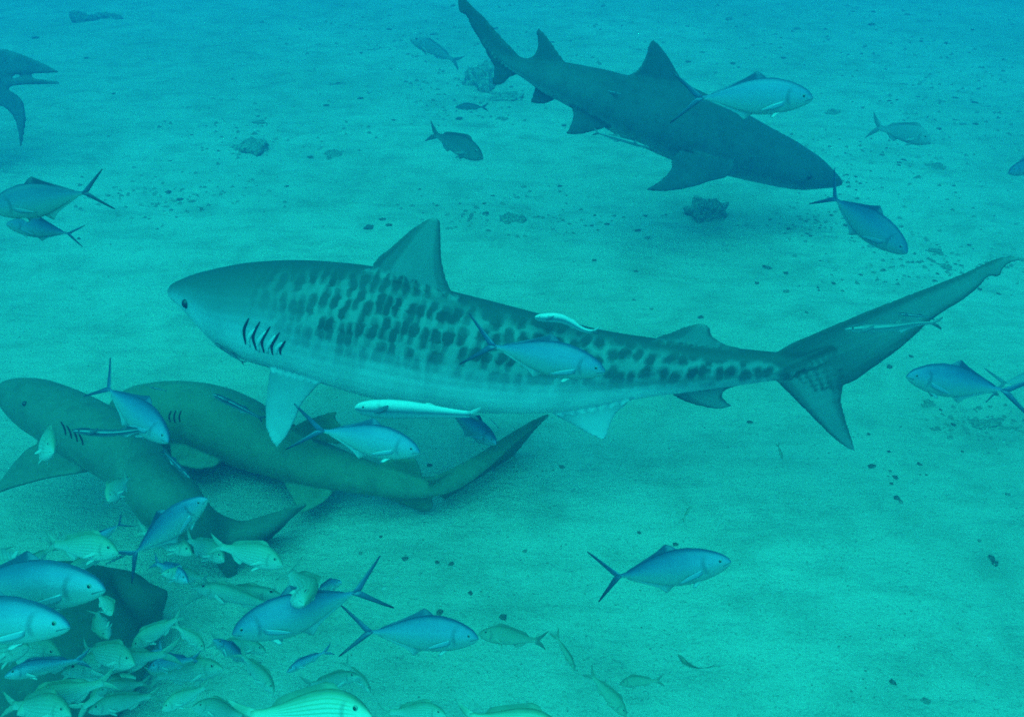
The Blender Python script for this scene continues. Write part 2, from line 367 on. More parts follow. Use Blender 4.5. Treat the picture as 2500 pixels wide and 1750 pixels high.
def tb(x):
    a, b = interp(tx, ty, x), interp(bx_, by_, x)
    if x > 1915: a, b = interp([1915, 1960, 2030], [861, 862, 848], x), interp([1915, 1960, 2030], [924, 905, 862], x)
    return ((x, a), (x, b))
tn = Vector((math.sin(R(-7)), -math.cos(R(-7)), .0)).normalized(); tn = (tn + Vector((0, 0, math.tan(R(13))))).normalized()
tbend = lambda px: .10 * math.sin((px - 900) / 520) * smooth(500, 1300, px) - .05 * smooth(900, 400, px) * 0
tdep = depth_fn(1300, 850, 3.1, tn, tbend)
mb = MB()
loft(mb, [tb(x) for x in xs_], tdep, lambda u: interp([0, .06, .16, .3, .5, .7, .85, 1], [1.25, 1.05, .86, .78, .74, .72, .8, .35], u), nv=None, n=120, nseg=36)
foil(mb, [(900, 700), (913, 641), (959, 600), (1002, 562), (1036, 540), (1058, 530)], [(1090, 745), (1133, 756), (1104, 714), (1087, 672), (1078, 627), (1076, 577), (1074, 540), (1066, 529)], .022, tdep, tn, .35, (.05, .3), (.25, .9), ns=26)
foil(mb, [(1590, 850), (1601, 825), (1640, 811), (1679, 796), (1708, 789)], [(1735, 862), (1808, 850), (1771, 841), (1737, 818), (1733, 797), (1718, 790)], .012, tdep, tn, .65, (.3, .55), (.3, 1), ns=18)
foil(mb, [(1620, 945), (1650, 969), (1690, 986), (1735, 996), (1765, 997)], [(1830, 925), (1800, 942), (1775, 950), (1762, 963), (1772, 978), (1787, 991)], .012, tdep, tn, .65, (.2, .6), (.6, 1), ns=18)
# tail: upper lobe with its notch and lower lobe
foil(mb, [(1880, 868), (1900, 858), (1931, 839), (2009, 805), (2124, 757), (2240, 712), (2356, 666), (2433, 631), (2471, 626), (2506, 630)],
     [(1990, 950), (2072, 936), (2124, 903), (2201, 847), (2279, 778), (2356, 728), (2394, 696), (2412, 673), (2438, 677), (2446, 660), (2468, 641), (2507, 632)], .018, tdep, tn, .9, (.02, .15), (.25, .75), ns=46, nc=10)
foil(mb, [(1880, 915), (1897, 932), (1970, 1005), (2028, 1063), (2066, 1092), (2084, 1099)], [(2050, 900), (2058, 952), (2053, 974), (2066, 1028), (2080, 1071), (2087, 1100)], .016, tdep, tn, .9, (.0, .15), (.5, .9), ns=24)
# paired fins on both sides
def both(f): 
    f(1); f(-1)
tw = lambda px: .0
def tiger_pec(sg):
    l = [(668, 880), (660, 900), (654, 935), (647, 1001), (650, 1045), (664, 1080)]; t = [(800, 915), (770, 948), (738, 985), (722, 1021), (702, 1062), (676, 1093)]
    if sg > 0: foil(mb, l, t, .02, tdep, tn, .2, (-.25, -.45), (.6, 1), off=(.13, .26))
    else:
        k = MB(); foil(k, l, t, .02, tdep, tn, .2, (-.25, -.45), (.6, 1), off=(.13, .26)); mirror_into(mb, k)
def mirror_into(mb, k, dep=None, n=None):
    dep = dep or tdep; n = n or tn
    p0 = P(1300, 850, 3.1) if dep is tdep else mirror_into.p0
    base = len(mb.v)
    for v, a in zip(k.v, k.a):
        v = Vector(v); q = v - CAM
        px = 1250 + FPX * q.dot(RIGHT) / q.dot(FWD); py = 875 - FPX * q.dot(UP) / q.dot(FWD)
        m0 = P(px, py, dep(px, py)); dist = (v - m0).dot(n); n = (n * .35 - q.normalized() * .65).normalized()
        mb.v.append(tuple(v - n * (2 * dist))); mb.a.append(a)
    mb.f += [tuple(i + base for i in f) for f in k.f]
both(tiger_pec)
def tiger_pelv(sg):
    k = mb if sg > 0 else MB()
    foil(k, [(1340, 990), (1355, 1014), (1401, 1037), (1439, 1060), (1466, 1072)], [(1530, 960), (1540, 976), (1522, 992), (1501, 1013), (1487, 1045), (1480, 1067), (1469, 1073)], .012, tdep, tn, .55, (-.25, -.5), (.6, 1), off=(.06, .12))
    if sg < 0: mirror_into(mb, k)
both(tiger_pelv)
me = mb.fused('tiger_shark_body', .0062, 5)
tiger = empty('tiger_shark', P(1250, 1010, 3.1), 'large tiger shark with dark blotched flank gliding left across the middle', 'shark')
bvh = BVHTree.FromPolygons([v.co.copy() for v in me.vertices], [tuple(p.vertices) for p in me.polygons])
h, nn = surf_hit(bvh, 452, 742)
world_part('body', me, M['tiger'], tiger)
if h:
    e = world_part('eye', ball('eye', h - nn * .005, .0165, (1, 1, 1.15)), M['eye_dark'], tiger); e['label'] = 'small dark round eye near the snout'
slits(tiger, bvh, [[(608, 776), (596, 806), (600, 840)], [(635, 785), (618, 820), (626, 854)], [(660, 797), (640, 832), (645, 860)], [(683, 811), (664, 843), (666, 865)], [(697, 832), (685, 851), (685, 865)]], .0055)
for ln in [[(626, 800), (606, 826), (611, 846)], [(650, 808), (629, 838), (634, 858)], [(673, 818), (653, 848), (655, 862)], [(690, 836), (675, 852), (676, 864)]]:
    q = crom(ln, 8); pts, nr = [], []
    for a in q:
        hh, n2 = surf_hit(bvh, a[0], a[1])
        if hh: pts.append(hh); nr.append(n2)
    if len(pts) > 3: world_part('gill_flap', ribbon(pts, nr, .008, 'gill_flap', .004), M['flap'], tiger)

# --- lemon shark behind: body axis slopes down to the right
def rot_pairs(top, bot, ang, n, x0=None, x1=None):
    ca, sa = math.cos(ang), math.sin(ang)
    f = lambda p: (p[0] * ca + p[1] * sa, -p[0] * sa + p[1] * ca); g = lambda p: (p[0] * ca - p[1] * sa, p[0] * sa + p[1] * ca)
    T = sorted(map(f, top)); B = sorted(map(f, bot)); a = max(T[0][0], B[0][0]) if x0 is None else x0; b = min(T[-1][0], B[-1][0])
    out = []
    for t in np.linspace(0, 1, n):
        x = a + (b - a) * (1 - (1 - t) ** 1.6)
        out.append((g((x, interp(*zip(*T), x))), g((x, interp(*zip(*B), x)))))
    return out
ltop = [(1180, 82), (1231, 130), (1266, 139), (1287, 145), (1379, 152), (1405, 159), (1470, 170), (1536, 187), (1600, 196), (1675, 209), (1723, 233), (1819, 280), (1862, 305), (1928, 340), (1993, 383), (2035, 422), (2050, 437), (2057, 449)]
lbot = [(1180, 105), (1225, 160), (1261, 181), (1283, 196), (1318, 222), (1361, 245), (1396, 264), (1440, 291), (1479, 311), (1514, 335), (1579, 363), (1640, 390), (1710, 415), (1797, 434), (1840, 444), (1906, 458), (1960, 465), (1997, 462), (2036, 459), (2056, 452)]
ln_ = Vector((math.sin(R(14)), -math.cos(R(14)), 0)) + Vector((0, 0, math.tan(R(10)))); ln_.normalize()
lbend = lambda px: .25 * smooth(1500, 1150, px)
ldep = depth_fn(1650, 300, 5.0, ln_, lbend)
mb = MB()
loft(mb, rot_pairs(ltop, lbot, R(24), 34), ldep, lambda u: interp([0, .2, .5, .8, .93, 1], [.5, .75, .8, .9, 1.15, 1.5], u), n=90, nseg=32)
foil(mb, [(1690, 250), (1672, 208), (1657, 183), (1631, 139), (1610, 111), (1597, 98)], [(1545, 225), (1533, 190), (1562, 166), (1578, 133), (1583, 110), (1592, 98)], .03, ldep, ln_, .5, (.9, .9), tmin=.0085)
foil(mb, [(1390, 185), (1379, 152), (1361, 126), (1340, 96), (1324, 76), (1315, 69)], [(1300, 170), (1286, 145), (1304, 135), (1312, 113), (1310, 80), (1312, 69)], .024, ldep, ln_, .3, (.9, .9), tmin=.0085)
foil(mb, [(1275, 165), (1268, 138), (1231, 98), (1187, 48), (1148, 9), (1118, -22)], [(1235, 185), (1205, 160), (1174, 105), (1148, 61), (1136, 35), (1122, 33), (1117, 0), (1115, -20)], .022, ldep, ln_, .05, (.9, .9), ns=26, tmin=.0085)
foil(mb, [(1262, 150), (1259, 183), (1248, 188), (1226, 206), (1205, 209)], [(1225, 130), (1207, 160), (1206, 170), (1203, 190), (1201, 207)], .018, ldep, ln_, .05, (.9, .9), tmin=.0085)
foil(mb, [(1370, 225), (1356, 243), (1325, 255), (1300, 252)], [(1305, 190), (1306, 215), (1300, 232), (1294, 250)], .016, ldep, ln_, .25, (.8, .8), tmin=.0085)
mirror_into.p0 = None
def lemon_pair(l, t, th, off, v):
    foil(mb, l, t, th, ldep, ln_, .5, v, off=off, tmin=.0085)
    k = MB(); foil(k, l, t, th, ldep, ln_, .5, v, off=off, tmin=.0085); mirror_into(mb, k, ldep, ln_)
lemon_pair([(1490, 290), (1478, 311), (1448, 321), (1414, 329), (1385, 328)], [(1400, 245), (1397, 268), (1399, 285), (1393, 306), (1382, 326)], .018, (.05, .12), (.5, .5))
lemon_pair([(1795, 400), (1779, 430), (1731, 445), (1675, 460), (1623, 468), (1580, 465)], [(1660, 365), (1640, 390), (1638, 414), (1614, 440), (1595, 453), (1575, 463)], .03, (.2, .38), (.6, .6))
me = mb.fused('lemon_shark_body', .0092, 5)
lemon = empty('lemon_shark', P(1650, 430, 5.0), 'big plain dark shark nosing down to the right behind the blotched one', 'shark')
bvh = BVHTree.FromPolygons([v.co.copy() for v in me.vertices], [tuple(p.vertices) for p in me.polygons])
h, nn = surf_hit(bvh, 1976, 432)
world_part('body', me, M['lemon'], lemon)
if h: world_part('eye', ball('eye', h - nn * .004, .016), M['eye_dark'], lemon)

# --- nurse sharks on the sand
Z = Vector((0, 0, 1))
def flat(z): 
    def f(px, py): return (HCAM - z) / -ray(px, py).z
    return f
def nurse(name, label, mat, pairs, z, fins, eye=None, gills=None, wf=1.05, lift=None):
    base = flat(z)
    dep = (lambda px, py: flat(z + lift(px))(px, py)) if lift else base
    mb = MB(); loft(mb, pairs, dep, lambda u: wf, n=90, nseg=28)
    for (l, t, th, kind, zz, v) in fins:
        if kind == 'flat': d2 = flat(zz); nv = Z
        else:                               # upright blade through a given pixel of the back, along direction kind
            a, b = P(*zz[0], dep(*zz[0])), P(*zz[1], dep(*zz[1])); t_ = (b - a).normalized(); nv = t_.cross(Z if kind == 'up' else (Z - FWD * .9).normalized()).normalized()
            if nv.dot(FWD) > 0: nv = -nv
            def d2(px, py, a=a, nv=nv): return (a - CAM).dot(nv) / ray(px, py).dot(nv)
        foil(mb, l, t, th, d2, nv, .5, v, tmin=.0078)
    me = mb.fused(name + '_body', .0082, 5); root = empty(name, G(*((pairs[len(pairs) // 2][1]))), label, 'shark', 'nurse sharks on the sand')
    bvh = BVHTree.FromPolygons([v.co.copy() for v in me.vertices], [tuple(p.vertices) for p in me.polygons])
    world_part('body', me, mat, root)
    if eye:
        h, nn = surf_hit(bvh, *eye)
        if h: world_part('eye', ball('eye', h - nn * .003, .011), M['eye_dark'], root)
    if gills: slits(root, bvh, gills, .0035)
    return root
nurse('nurse_shark', 'tan nurse shark on the sand with its long tail sweeping up to the right', M['nurse_b'],
      [((268, 1003), (269, 1012)), ((276, 985), (280, 1035)), ((292, 963), (300, 1062)), ((329, 941), (340, 1085)), ((400, 930), (420, 1096)), ((470, 931), (487, 1100)), ((538, 944), (540, 1120)), ((600, 970), (596, 1143)), ((665, 1008), (650, 1160)), ((730, 1048), (712, 1178)), ((800, 1082), (785, 1190)), ((870, 1112), (860, 1202)), ((940, 1138), (930, 1212)), ((1000, 1157), (1000, 1216)), ((1050, 1163), (1060, 1212)), ((1105, 1150), (1122, 1192)), ((1160, 1116), (1183, 1150)), ((1228, 1072), (1242, 1096)), ((1298, 1030), (1306, 1040)), ((1335, 1013), (1337, 1017))],
      .17, [
        ([(700, 1060), (722, 1037), (774, 1016), (822, 1003)], [(830, 1085), (833, 1043), (818, 1024), (823, 1004)], .012, 'up', ((640, 1075), (850, 1150)), (.9, .9)),
        ([(900, 1150), (925, 1133), (970, 1117), (1014, 1120)], [(1020, 1180), (1031, 1161), (1024, 1140), (1016, 1121)], .012, 'up', ((850, 1150), (1030, 1188)), (.9, .9)),
        ([(930, 1195), (948, 1217), (990, 1233), (1028, 1248)], [(1062, 1190), (1056, 1214), (1058, 1234), (1048, 1248)], .011, 'up', ((850, 1150), (1030, 1188)), (.5, .5)),
        ([(1040, 1170), (1070, 1161), (1157, 1117), (1227, 1072), (1297, 1030), (1340, 1010)], [(1060, 1205), (1098, 1222), (1128, 1227), (1147, 1208), (1210, 1156), (1262, 1100), (1307, 1044), (1341, 1012)], .012, 'tilt', ((1060, 1188), (1300, 1036)), (.7, .7)),
        ([(690, 1150), (690, 1172), (712, 1215), (734, 1252)], [(820, 1170), (818, 1194), (795, 1222), (742, 1252)], .011, 'flat', .10, (-.6, -.6)),
        ([(440, 1040), (424, 1060), (415, 1095), (428, 1130), (470, 1143)], [(500, 1080), (520, 1100), (538, 1122), (525, 1138), (490, 1144)], .013, 'flat', .12, (-.4, -.75))],
      gills=[[(418, 1003), (413, 1016), (416, 1030)], [(430, 1002), (425, 1016), (428, 1032)], [(443, 1003), (438, 1016), (440, 1030)]])
nurse('nurse_shark', 'grey brown nurse shark with rounded head at the left edge', M['nurse_a'],
      [((9, 945), (8, 952)), ((14, 934), (10, 966)), ((24, 927), (15, 986)), ((52, 922), (28, 1008)), ((101, 924), (57, 1040)), ((151, 938), (90, 1066)), ((215, 964), (142, 1098)), ((279, 998), (190, 1130)), ((335, 1038), (238, 1162)), ((385, 1083), (284, 1192)), ((430, 1130), (322, 1232)), ((470, 1178), (355, 1275)), ((503, 1222), (400, 1312)), ((535, 1255), (460, 1335)), ((580, 1272), (535, 1342)), ((635, 1266), (615, 1325)), ((690, 1248), (680, 1284)), ((735, 1232), (732, 1244)), ((750, 1228), (750, 1233))],
      .37, [
        ([(120, 1080), (64, 1098), (0, 1175), (-60, 1240), (-95, 1250)], [(225, 1140), (208, 1152), (118, 1166), (0, 1200), (-60, 1235), (-96, 1252)], .016, 'flat', .30, (-.1, .2)),
        ([(560, 1290), (620, 1268), (690, 1246), (748, 1227)], [(560, 1340), (640, 1328), (655, 1318), (690, 1286), (716, 1258), (749, 1231)], .01, 'tilt', ((540, 1310), (740, 1238)), (.9, .9)),
        ([(520, 1330), (526, 1370), (545, 1402), (574, 1428)], [(580, 1320), (588, 1356), (580, 1385), (577, 1429)], .01, 'up', ((460, 1300), (620, 1300)), (.9, .9))],
      eye=(60, 985), gills=[[(150 + k * 14, 1030 + k * 9), (158 + k * 14, 1045 + k * 9), (162 + k * 14, 1062 + k * 8)] for k in range(4)], lift=lambda px: -.22 * smooth(380, 560, px))
nurse('nurse_shark', 'dark nurse shark half hidden under the fish at lower left', M['nurse_c'],
      [((410, 1440), (412, 1450)), ((380, 1428), (404, 1478)), ((330, 1408), (392, 1515)), ((265, 1384), (385, 1545)), ((180, 1372), (370, 1600)), ((60, 1385), (330, 1690)), ((-60, 1420), (260, 1780)), ((-180, 1500), (150, 1860)), ((-260, 1620), (20, 1900)), ((-280, 1750), (-120, 1900)), ((-230, 1830), (-200, 1860))],
      .2, [])
# --- far shark, only its tail end reaches into the picture at upper left
fd = depth_fn(40, 230, 6.1, Vector((.1, -1, .3))); fn = Vector((.1, -1, .3)).normalized()
mb = MB()
loft(mb, [((-560, 210), (-560, 225)), ((-520, 150), (-520, 290)), ((-380, 90), (-380, 340)), ((-220, 95), (-220, 310)), ((-100, 120), (-100, 255)), ((-40, 140), (-40, 220)), ((-5, 160), (-5, 200))], fd, lambda u: .8, n=50)
foil(mb, [(-60, 130), (0, 118), (50, 132), (100, 152), (148, 178)], [(-60, 215), (10, 186), (70, 181), (115, 180), (149, 181)], .02, fd, fn, .9, (.9, .9), tmin=.013)
foil(mb, [(-60, 190), (0, 195), (60, 191), (110, 195), (146, 200)], [(-60, 225), (0, 216), (60, 208), (110, 207), (147, 206)], .012, fd, fn, .9, (.9, .9), tmin=.013)
foil(mb, [(-30, 170), (20, 218), (50, 238), (62, 270), (62, 310), (52, 360)], [(-90, 200), (-30, 250), (10, 262), (32, 285), (45, 320), (49, 362)], .02, fd, fn, .9, (.9, .9), tmin=.013)
me = mb.fused('far_shark_body', .015, 3)
far = empty('far_shark', P(-100, 340, 6.1), 'hazy shark tail entering at the upper left edge', 'shark'); world_part('body', me, M['far'], far)

# ------------------------------------------------------------------ fish
SP = {
 'jack': dict(top=[(0, .005), (.02, .04), (.06, .075), (.13, .112), (.22, .145), (.35, .17), (.48, .168), (.62, .14), (.76, .09), (.88, .04), (.96, .018), (1.02, .018)],
              bot=[(0, -.01), (.02, -.035), (.06, -.06), (.13, -.09), (.22, -.118), (.35, -.142), (.48, -.145), (.62, -.12), (.76, -.075), (.88, -.034), (.96, -.016), (1.02, -.018)], w=.40, eye=(.085, .022, .016)),
 'grunt': dict(top=[(0, -.01), (.03, .04), (.08, .095), (.15, .15), (.25, .195), (.36, .21), (.5, .19), (.65, .145), (.8, .085), (.92, .055), (1.0, .055)],
               bot=[(0, -.03), (.03, -.055), (.08, -.09), (.15, -.12), (.25, -.145), (.36, -.15), (.5, -.145), (.65, -.12), (.8, -.07), (.92, -.05), (1.0, -.05)], w=.42, eye=(.12, .055, .024)),
 'remora': dict(top=[(0, .0), (.02, .022), (.07, .036), (.16, .048), (.3, .054), (.45, .052), (.6, .044), (.75, .034), (.88, .025), (.97, .02), (1.02, .02)],
                bot=[(0, -.012), (.02, -.026), (.07, -.042), (.16, -.052), (.3, -.056), (.45, -.05), (.6, -.042), (.75, -.032), (.88, -.024), (.97, -.02), (1.02, -.02)], w=.85, eye=(.075, .012, .011)),
}
def fish(name, sp, label, cat, mat, head, tail, dh, dt=None, roll=0, deep=1., bend=0., wave=0., group=None, spread=1., tailrot=0, eyes=True, dark=1., lwr=1., pupil=False, upsign=1, vwave=0.):
    """head = snout pixel, tail = tail-fork pixel, dh/dt their depths; the flank is turned towards the viewer and then rolled"""
    dt = dh if dt is None else dt
    if sp != 'remora': bend += random.uniform(-.22, .22); wave += random.uniform(-.05, .05)
    H, T = P(*head, dh), P(*tail, dt); Lx = (T - H); L = Lx.length; X = Lx.normalized()
    toward = (CAM - (H + T) / 2).normalized()
    up0 = X.cross(toward); up0 = up0 if up0.z * upsign > 0 else -up0
    up = (up0.normalized() * .7 + Z * .3 * upsign); up = (up - X * up.dot(X)).normalized()
    up = Matrix.Rotation(R(roll), 3, X) @ up; Y = up.cross(X)
    S = SP[sp]; tx, tz = zip(*S['top']); bx, bz = zip(*S['bot'])
    def W(x, y, z):                     # bend the body sideways (and remoras up and down) towards the tail
        k = max(0, x - .25)
        y2 = y + bend * k * k + wave * math.sin((x - .1) * 6.5) * k; z2 = z + vwave * math.sin(x * 6.0 - .6) * (.3 + x)
        return (X * x + Y * y2 + up * z2) * L
    mb = MB(); n, ns = 30, 16; rings = []
    for i in range(n):
        x = 1.02 * (i / (n - 1)) ** 1.25; a, b = interp(tx, tz, x) * deep, interp(bx, bz, x) * deep; c, hh = (a + b) / 2, (a - b) / 2
        wd_ = hh / deep * S['w'] * interp([0, .1, .3, .7, .9, 1.02], [1.15, 1.1, 1., .8, .6, .45], x)
        ring = []
        for k in range(ns):
            t = 2 * math.pi * k / ns; ca, sa = math.cos(t), math.sin(t)
            ring.append(mb.add(W(x, wd_ * math.copysign(abs(ca) ** .9, ca), c + hh * sa), u=x, v=sa, fin=0))
        rings.append(ring)
    mb.rings(rings)
    def blade(lead, trail, th, v=(.5, .5), fin=(.5, .8), yfn=None, m=7, nc=5):
        Ld, Tr = crom(lead, m), crom(trail, m); rr = []
        for k in range(m):
            s = k / (m - 1); a_, b_ = [], []
            for c in np.linspace(0, 1, nc):
                q = Ld[k] * (1 - c) + Tr[k] * c; t = max(.0013, th * (1 - .7 * s) * 1.6 * math.sqrt(max(c, .02)) * (1 - c))
                y = yfn(s) if yfn else 0
                a = dict(u=.5, v=v[0] * (1 - s) + v[1] * s, fin=(fin[0] * (1 - s) + fin[1] * s) * dark)
                a_.append(mb.add(W(q[0], y + t, q[1]), **a)); b_.append(mb.add(W(q[0], y - t, q[1]), **a))
            rr.append(a_ + b_[::-1])
        mb.rings(rr)
    d = deep
    if sp == 'jack':
        q = spread
        blade([(.96, .0), (1.0, .03 * q), (1.09, .10 * q), (1.2, .185 * q), (1.27, .235 * q)], [(1.0, -.02), (1.06, .012), (1.12, .075 * q), (1.2, .15 * q), (1.275, .225 * q)], .009, (.6, .8), (.15, .75))
        blade([(.96, .0), (1.0, -.03 * q), (1.09, -.10 * q), (1.2, -.185 * q), (1.27, -.235 * q)], [(1.0, .02), (1.06, -.012), (1.12, -.075 * q), (1.2, -.15 * q), (1.275, -.225 * q)], .009, (.6, .8), (.35 * lwr, .95 * lwr))
        blade([(.40, .15 * d), (.43, .17 * d), (.47, .2 * d), (.52, .222 * d)], [(.95, .01), (.93, .03), (.62, .165 * d), (.54, .21 * d)], .006, (.9, 1), (.2, .55))
        blade([(.50, -.13 * d), (.54, -.15 * d), (.57, -.175 * d), (.60, -.19 * d)], [(.95, -.01), (.93, -.03), (.68, -.125 * d), (.61, -.18 * d)], .006, (-.5, -.7), (.0, .15))
        for s_ in (1, -1):
            blade([(.24, -.02), (.28, -.03), (.38, -.065), (.47, -.11)], [(.25, -.06), (.28, -.075), (.36, -.095), (.465, -.112)], .005, (.0, -.25), (0, 0), yfn=lambda s, s_=s_: s_ * (.052 + .03 * s))
            blade([(.27, -.12 * d), (.30, -.14 * d), (.33, -.165 * d)], [(.33, -.12 * d), (.35, -.14 * d), (.36, -.165 * d)], .004, (-.4, -.5), (0, 0), yfn=lambda s, s_=s_: s_ * (.02 + .02 * s))
    elif sp == 'grunt':
        q = spread
        blade([(.94, .0), (.98, .05), (1.08, .10 * q), (1.19, .165 * q)], [(.98, -.02), (1.04, .0), (1.11, .05 * q), (1.185, .15 * q)], .01, (.3, .5), (.2, .5))
        blade([(.94, .0), (.98, -.05), (1.08, -.10 * q), (1.19, -.165 * q)], [(.98, .02), (1.04, .0), (1.11, -.05 * q), (1.185, -.15 * q)], .01, (.3, .5), (.2, .5))
        blade([(.24, .17 * d), (.27, .2 * d), (.31, .245 * d), (.38, .262 * d)], [(.88, .05 * d), (.86, .07 * d), (.80, .14 * d), (.62, .2 * d)], .006, (.9, 1), (.1, .4))
        blade([(.60, -.11 * d), (.62, -.13 * d), (.66, -.18 * d)], [(.84, -.04 * d), (.83, -.07 * d), (.76, -.14 * d)], .006, (-.5, -.7), (.05, .3))
        for s_ in (1, -1):
            blade([(.27, .0), (.30, -.01), (.38, -.05), (.44, -.09)], [(.28, -.05), (.31, -.065), (.37, -.085), (.435, -.095)], .005, (-.6, -.9), (0, .1), yfn=lambda s, s_=s_: s_ * (.06 + .05 * s))
            blade([(.32, -.13 * d), (.36, -.16 * d), (.42, -.2 * d)], [(.38, -.13 * d), (.42, -.16 * d), (.44, -.2 * d)], .004, (-.7, -.9), (0, .2), yfn=lambda s, s_=s_: s_ * (.03 + .02 * s))
    else:
        blade([(.94, .0), (1.0, .02), (1.06, .05), (1.12, .075)], [(.94, .0), (1.03, .0), (1.08, .02), (1.125, .06)], .012, (.6, .6), (.0, .5))
        blade([(.94, .0), (1.0, -.02), (1.06, -.045), (1.11, -.07)], [(.94, .0), (1.03, .0), (1.08, -.015), (1.115, -.055)], .012, (0, 0), (.4, .9))
        blade([(.56, .03), (.58, .045), (.62, .075), (.66, .08)], [(.92, .0), (.9, .02), (.75, .045), (.67, .075)], .004, (.9, 1), (.0, .3))
        blade([(.56, -.03), (.58, -.045), (.62, -.07), (.66, -.075)], [(.92, .0), (.9, -.02), (.75, -.04), (.67, -.07)], .004, (-.9, -1), (.0, .2))
        for s_ in (1, -1):
            blade([(.16, -.01), (.19, .005), (.24, .03), (.29, .05)], [(.17, -.035), (.21, -.03), (.27, .0), (.295, .035)], .003, (-.2, -.2), (0, .15), yfn=lambda s, s_=s_: s_ * (.04 + .035 * s))
        # sucking disc on top of the head
        rr = []
        for x in np.linspace(.015, .2, 8):
            wv = .034 * math.sin(math.pi * (x - .0) / .215) ** .5; zt = interp(tx, tz, x); rr.append([mb.add(W(x, wv * math.cos(a), zt - .004 + .008 * math.sin(a)), u=.5, v=1, fin=.6) for a in np.linspace(0, 2 * math.pi, 8, endpoint=False)])
        mb.rings(rr)
    root = empty(name, H, label, cat, group)
    zmin = min((H + Vector(v)).z for v in mb.v)
    if zmin < .02: print('LOW', label, round(zmin, 3))
    link('body', mb.mesh(name + '_body'), mat, root)
    if eyes:
        ex, ez, er = S['eye']; hh = (interp(tx, tz, ex) - interp(bx, bz, ex)) / 2; yy = hh * S['w'] * 1.1 * math.sqrt(max(.1, 1 - (ez / hh) ** 2))
        rot = Matrix((X, Y, up)).transposed().to_quaternion()
        for s_ in (1, -1):
            c = W(ex, s_ * yy * .93, ez)
            e = link('eye', ball('eye', c, er * L, (1, .45, 1), rot, 12), M['iris'] if sp != 'remora' else M['eye_dark'], root)
            if sp != 'remora': link('pupil', ball('pupil', c + Y * (s_ * er * L * .2), er * L * .72, (1, .45, 1), rot, 10), M['eye_dark'], e)
    return root
JG = 'blue jacks swimming round the sharks'
def jack(label, head, tail, dh, dt=None, mat='jack', **k): return fish('jack_fish', 'jack', label, 'fish', M[mat], head, tail, dh, dt, group=JG, **k)
jack('blue jack leaving the left edge, head cut off, dark forked tail spread', (-25, 512), (207, 470), 1.95, 2.0, mat='jack_dark', deep=1.25)
jack('hazy smaller jack just below the jack at the left edge', (15, 548), (166, 571), 2.9, 3.0, mat='jack_dark', deep=1.1, spread=.9)
jack('shiny blue jack over the back of the big dark shark', (1985, 240), (1712, 238), 3.4, 3.5, mat='jack_pale', deep=1.05, bend=.1)
jack('dusky jack diving below the nose of the big dark shark', (2215, 618), (2022, 484), 3.9, 4.1, mat='jack_dark', deep=1.0, bend=-.2)
jack('blue jack in front of the blotched flank of the tiger shark', (1478, 908), (1203, 846), 2.45, 2.5, deep=1.0, bend=.15)
jack('jack facing left beneath the tail of the tiger shark', (2213, 918), (2436, 948), 2.8, 2.85, deep=1.05)
jack('pale jack cut by the right edge behind a blue jack', (2640, 915), (2455, 935), 3.3, 3.3, mat='porgy', deep=1.0)
jack('jack diving over the rounded head of the grey brown nurse shark', (412, 1080), (266, 950), 2.75, 2.9, deep=.95, bend=.15)
jack('jack below the belly of the tiger shark, beside its pale fin', (1025, 1104), (792, 1049), 2.5, 2.55, mat='jack_pale', deep=1.05, bend=.1)
jack('faint jack below the white remora, pointing down right', (1212, 1084), (1108, 1010), 3.3, 3.5, mat='jack', deep=.9, spread=.8)
jack('large jack facing left at the bottom with dark tipped tail', (567, 1548), (868, 1456), 1.9, 1.95, deep=1.1, pupil=True)
jack('blue jack facing right at the bottom, beside the dark tipped jack', (1168, 1558), (912, 1536), 2.1, 2.15, deep=1.05)
jack('lone jack over open sand at the bottom right of centre', (1785, 1370), (1506, 1411), 2.2, 2.3, deep=1.0)
jack('very near pale blue jack at the left edge, facing right', (258, 1438), (-110, 1425), 1.5, 1.55, mat='jack_pale', deep=.95)
jack('near jack low at the left edge, under another jack of its size', (172, 1530), (-210, 1500), 1.42, 1.45, mat='jack_pale', deep=.9)
jack('jack pointing up right over the body of a nurse shark', (506, 1216), (335, 1345), 2.3, 2.35, mat='jack_pale', deep=.95)
jack('small blue jack mostly hidden behind a grunt above the dark nurse shark', (205, 1340), (290, 1282), 2.5, 2.5, deep=.8)

GG = 'striped grunts crowding at the lower left'
def grunt(label, head, tail, dh, dt=None, mat='grunt', **k): return fish('grunt_fish', 'grunt', label, 'fish', M[mat], head, tail, dh, dt, group=GG, **k)
grunt('grunt coming at the viewer in front of the grey brown nurse shark head', (133, 1098), (82, 1082), 2.3, 2.48, deep=1.05)
grunt('grunt turned head down to the left over a nurse shark back', (262, 1222), (314, 1165), 2.2, 2.33, deep=1.0)
grunt('striped grunt facing right above the two large near jacks', (290, 1347), (128, 1330), 2.05, 2.1, deep=.95)
grunt('dim grunt slanting down left under the grunt that faces right', (160, 1396), (262, 1352), 2.15, 2.2, mat='grunt_dim', deep=.9)
grunt('yellow backed grunt just below the jack that points up right', (470, 1352), (360, 1300), 2.35, 2.4, deep=.9)
grunt('small grunt squeezed between two other grunts in the crowd', (549, 1368), (455, 1318), 2.4, 2.5, deep=.85)
grunt('pale striped grunt facing right under the tail tip of a nurse shark', (692, 1378), (540, 1335), 2.2, 2.25, deep=.95)
grunt('grunt seen from the front, nose down above the large jack', (746, 1472), (722, 1410), 1.85, 2.1, deep=.8)
grunt('grunt cut by the left edge above the near jack', (28, 1398), (8, 1318), 1.9, 2.05, deep=.95)
grunt('slim grunt pointing down left beside the grunt at the edge', (48, 1398), (120, 1340), 2.1, 2.2, deep=.75)
grunt('faint pale grunt in the haze left of the large jack', (470, 1432), (665, 1475), 2.35, 2.4, mat='grunt_dim', deep=.6, upsign=1)
